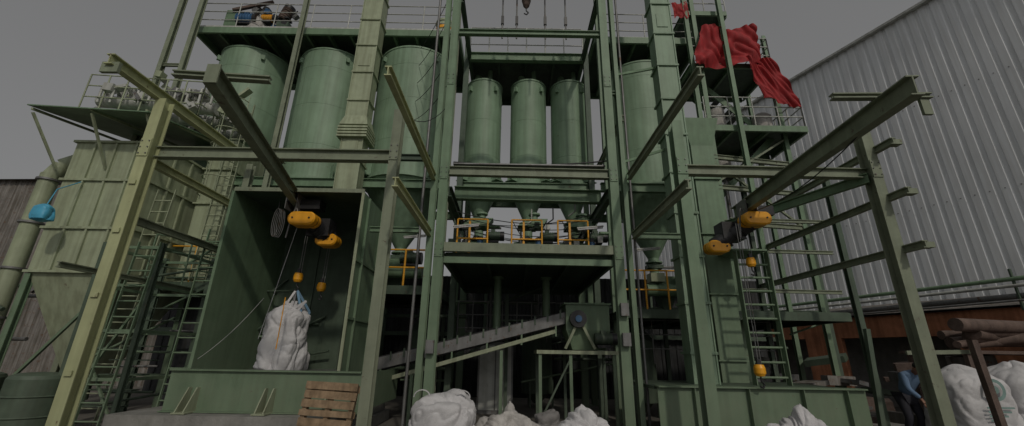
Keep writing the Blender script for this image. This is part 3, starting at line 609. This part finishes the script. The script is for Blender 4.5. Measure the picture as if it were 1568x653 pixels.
# ---------------------------------------------------------------- stair tower
b=B()
for x,y in((5.9,11.4),(7.0,11.2),(8.8,11.9),(5.9,13.4),(9.0,13.6)): b.col(x,y,0,14.5 if x<8 else 12.4,.13,.13,GREEN)
b.deck(5.8,9.2,11.4,13.4,8.5,DKG,GREEN,.2); b.rail([(6.1,11.45,8.5),(9.2,11.45,8.5),(9.2,13.4,8.5)],1.05,SILV,.022,.7,2)
b.deck(5.9,8.6,11.5,13.4,10.9,DKG,GREEN,.18); b.rail([(5.9,11.5,10.9),(8.6,11.5,10.9),(8.6,13.4,10.9)],1.05,SILV,.022,.7,2)
b.deck(5.9,7.4,11.5,13.4,13.1,DKG,GREEN,.18); b.rail([(5.9,11.5,13.1),(7.4,11.5,13.1)],1.05,SILV,.022,.7,2)
for z in(7.4,6.4,5.3): b.ibeam((5.9,11.4,z),(8.8,11.9,z),.1,.14,BEAM)
b.bar((5.9,11.4,6.4),(8.8,11.9,8.3),.06,.06,BEAM); b.bar((8.8,11.9,5.3),(5.9,11.4,7.4),.06,.06,BEAM)
for z0,z1,xa,xb in((6.0,8.5,6.2,8.6),(8.5,10.9,8.5,6.2)):
    for y in(12.2,13.0): b.bar((xa,y,z0),(xb,y,z1),.03,.2,GREEN)
    for i in range(12): p=V((xa,12.6,z0)).lerp(V((xb,12.6,z1)),(i+.5)/12); b.box(p,(.22,.78,.03),GREYM)
b.lathe((8.3,12.1,0),[(.3,8.52),(.3,9.2),(.2,9.3),(.01,9.32)],WHT2,18); b.lathe((6.7,11.9,0),[(.25,8.55),(.25,9.3),(.01,9.4)],WHT2,16)
b.lathe((6.7,12,0),[(.25,6.9),(.25,7.6),(.01,7.7)],WHT2,16); b.tube((6.7,12,6.9),(6.7,12,5.4),.06,GREYM)
b.done('stair_tower')
def cloth(name,P,nu,nv,amp,seed,m,sag=.25):
    b=B(); P=[V(p) for p in P]; vs=[];fs=[]
    nrm=(P[1]-P[0]).cross(P[3]-P[0]).normalized()
    for j in range(nv+1):
        for i in range(nu+1):
            u,v=i/nu,j/nv; p=P[0].lerp(P[1],u).lerp(P[3].lerp(P[2],u),v)
            d=noise.noise(V((u*3+v*1.5+seed,v*1.0,seed)))*amp+(1-abs(noise.noise(V((u*7-v*3,v*1.6,seed)))))**3*amp*.55
            edge=noise.noise(V((u*3,seed,v*3)))*.15
            vs.append(p+nrm*d+V((0,0,edge*v))-V((0,0,sag*math.sin(math.pi*u)*(1-v))))
    for j in range(nv):
        for i in range(nu): a=j*(nu+1)+i; fs.append((a,a+1,a+nu+2,a+nu+1))
    b.add(vs,fs,m,True); return b.done(name)
cloth('tarpaulin',[(6.35,11.1,12.25),(8.25,11.25,12.45),(8.35,11.25,10.85),(5.75,11.05,10.4)],60,40,.32,2,RED,.14)
cloth('tarpaulin.001',[(7.6,11.2,11.0),(8.5,11.2,11.0),(9.1,11.25,9.05),(7.95,11.2,9.5)],40,36,.26,5,RED,.05)
cloth('tarpaulin.002',[(5.45,11.3,13.3),(6.0,11.3,13.4),(6.0,11.3,12.7),(5.5,11.3,12.6)],20,14,.12,8,RED,.05)
# ---------------------------------------------------------------- right yard
b=B()
for i in range(9):
    x=10.5+R.uniform(-.2,.7);z=1.95+R.uniform(0,.5); b.tube((x,9.9+R.random(),z),(x+2.6,10.4+R.random(),z+R.uniform(-.1,.3)),R.uniform(.08,.16),RUST,14)
b.bb(10.2,13.7,9.7,11.4,1.75,1.82,RUST)
for x in(10.3,13.5): b.bar((x,9.8,0),(x,9.8,1.75),.1,.1,RUST); b.bar((x,11.2,0),(x,11.2,1.75),.1,.1,RUST)
b.done('scrap_pipe_stack')
b=B(); b.bar((8.2,7.6,0),(8.15,7.6,1.95),.1,.1,RUST,up=(0,1,0)); b.bar((7.2,7.9,1.72),(8.2,7.75,1.75),.05,.07,BEAM); b.bar((7.3,9.0,0),(7.5,9.0,2.2),.09,.09,DKG); b.done('steel_prop')
b=B()
for i in range(34):
    a=V((R.uniform(6.8,13),R.uniform(9.8,13),R.uniform(.1,1.6))); b.box(a,(R.uniform(.2,1.0),R.uniform(.2,.6),R.uniform(.06,.3)),R.choice((RUST,DKG,GREYM,OLDSH)),Matrix.Rotation(R.uniform(-.3,.3),3,'Y')@Matrix.Rotation(R.uniform(0,3),3,'Z'))
b.bb(6.8,13,9.7,13,0,.12,CONC)
b.done('scrap_heap')
# ---------------------------------------------------------------- worker
def skin(name,pts,edges,rad,m,parent,root=0):
    me=bpy.data.meshes.new(name); me.from_pydata([tuple(p) for p in pts],edges,[]); me.materials.append(m)
    o=bpy.data.objects.new(name,me); scene.collection.objects.link(o); o.parent=parent
    md=o.modifiers.new('s','SKIN'); md.use_smooth_shade=True
    for i,r in enumerate(rad): me.skin_vertices[0].data[i].radius=r if isinstance(r,tuple) else (r,r)
    me.skin_vertices[0].data[root].use_root=True
    s=o.modifiers.new('d','SUBSURF'); s.levels=2; s.render_levels=2
    return o
wk=empty('worker'); O=V((8.3,9.4,0))
def P(l): return [O+V(p) for p in l]
skin('trousers',P([(0,0,.88),(-.1,0,.84),(-.13,-.12,.48),(-.14,.05,.1),(.1,0,.84),(.14,-.1,.48),(.15,.08,.1)]),[(0,1),(1,2),(2,3),(0,4),(4,5),(5,6)],[.14,.11,.075,.055,.11,.075,.055],TROU,wk)
skin('boots',P([(-.14,.05,.08),(-.15,-.02,.05),(-.16,-.15,.04)]),[(0,1),(1,2)],[.05,.05,.04],BLK,wk)
skin('boots',P([(.15,.08,.08),(.16,0,.05),(.17,-.12,.04)]),[(0,1),(1,2)],[.05,.05,.04],BLK,wk)
skin('shirt',P([(0,0,.9),(0,-.12,1.12),(0,-.28,1.32),(0,-.34,1.37),(-.18,-.28,1.30),(-.22,-.36,1.04),(-.17,-.52,.88),(.18,-.28,1.30),(.23,-.36,1.04),(.16,-.54,.9)]),[(0,1),(1,2),(2,3),(2,4),(4,5),(5,6),(2,7),(7,8),(8,9)],[.14,.14,.15,.07,.075,.055,.042,.075,.055,.042],SHIRT,wk)
hd=B(); hc=O+V((0,-.46,1.44)); MM=Matrix.Rotation(.6,3,'X')
hd.lathe(hc,[(.001,-.125),(.05,-.115),(.075,-.07),(.085,0),(.083,.05),(.06,.1),(.001,.12)],SKIN,20,MM); hd.tube(O+V((0,-.33,1.34)),hc,.055,SKIN,12)
hd.lathe(hc+MM@V((0,.012,.012)),[(.088,.0),(.09,.05),(.065,.105),(.001,.128)],HAIR,20,MM)
hd.box(hc+MM@V((0,-.09,-.01)),(.025,.03,.04),SKIN,MM)
for sx in(-1,1): hd.box(hc+MM@V((sx*.086,0,-.01)),(.015,.03,.05),SKIN,MM); hd.box(hc+MM@V((sx*.03,-.082,.015)),(.02,.008,.01),HAIR,MM)
hd.done('head',wk)
for sx,w in((-1,V((-.17,-.52,.88))),(1,V((.16,-.54,.9)))):
    w=O+w; skin('hand',[w,w+V((0,-.05,-.06)),w+V((0,-.07,-.09))],[(0,1),(1,2)],[.028,(.035,.02),(.035,.016)],SKIN,wk)
    for k in range(4):
        q=w+V((-.028+.019*k,-.07,-.09)); skin('finger_%d'%k,[q,q+V((0,-.02,-.04)),q+V((0,-.01,-.075+.008*abs(k-1.5)))],[(0,1),(1,2)],[.009,.009,.007],SKIN,wk)
    q=w+V((-sx*.03,-.05,-.05)); skin('thumb',[q,q+V((-sx*.025,-.02,-.03)),q+V((-sx*.025,-.03,-.055))],[(0,1),(1,2)],[.011,.010,.008],SKIN,wk)
# ---------------------------------------------------------------- world, sun, camera
w=bpy.data.worlds.new('World'); scene.world=w; w.use_nodes=True; nt=w.node_tree
bg=nt.nodes['Background']; sk=nt.nodes.new('ShaderNodeTexSky'); sk.sky_type='NISHITA'; sk.sun_disc=False
sd=V((.24,-.78,.62)).normalized()
sk.sun_elevation=math.asin(sd.z); sk.sun_rotation=math.atan2(sd.x,sd.y); sk.dust_density=4; sk.air_density=1.2
hs_=nt.nodes.new('ShaderNodeHueSaturation'); hs_.inputs['Saturation'].default_value=.10
mxw=nt.nodes.new('ShaderNodeMix'); mxw.data_type='RGBA'; mxw.inputs[0].default_value=.6; mxw.inputs[7].default_value=(2.85,2.83,2.8,1)
nt.links.new(sk.outputs[0],hs_.inputs['Color']); nt.links.new(hs_.outputs[0],mxw.inputs[6]); nt.links.new(mxw.outputs[2],bg.inputs['Color']); bg.inputs['Strength'].default_value=.062
l=bpy.data.lights.new('sun','SUN'); l.energy=.80; l.angle=math.radians(2.5); l.color=(1,.93,.80)
lo=bpy.data.objects.new('sun',l); scene.collection.objects.link(lo); lo.rotation_euler=sd.to_track_quat('Z','Y').to_euler()
cam=bpy.data.cameras.new('camera'); co=bpy.data.objects.new('camera',cam); scene.collection.objects.link(co); scene.camera=co
cam.sensor_width=36; cam.lens=14.56; cam.clip_end=1000; cam.clip_start=.05
th=math.radians(18.7); a=.0165; Rr=V((1,0,0)); U=V((0,-math.sin(th),math.cos(th))); F=V((0,math.cos(th),math.sin(th)))
rc=(Rr*math.cos(a)+U*math.sin(a)); uc=(U*math.cos(a)-Rr*math.sin(a))
co.matrix_world=Matrix.Translation((0,0,1.6))@Matrix((rc,uc,-F)).transposed().to_4x4()
scene.view_settings.view_transform='Standard'; scene.view_settings.look='None'; scene.view_settings.exposure=0
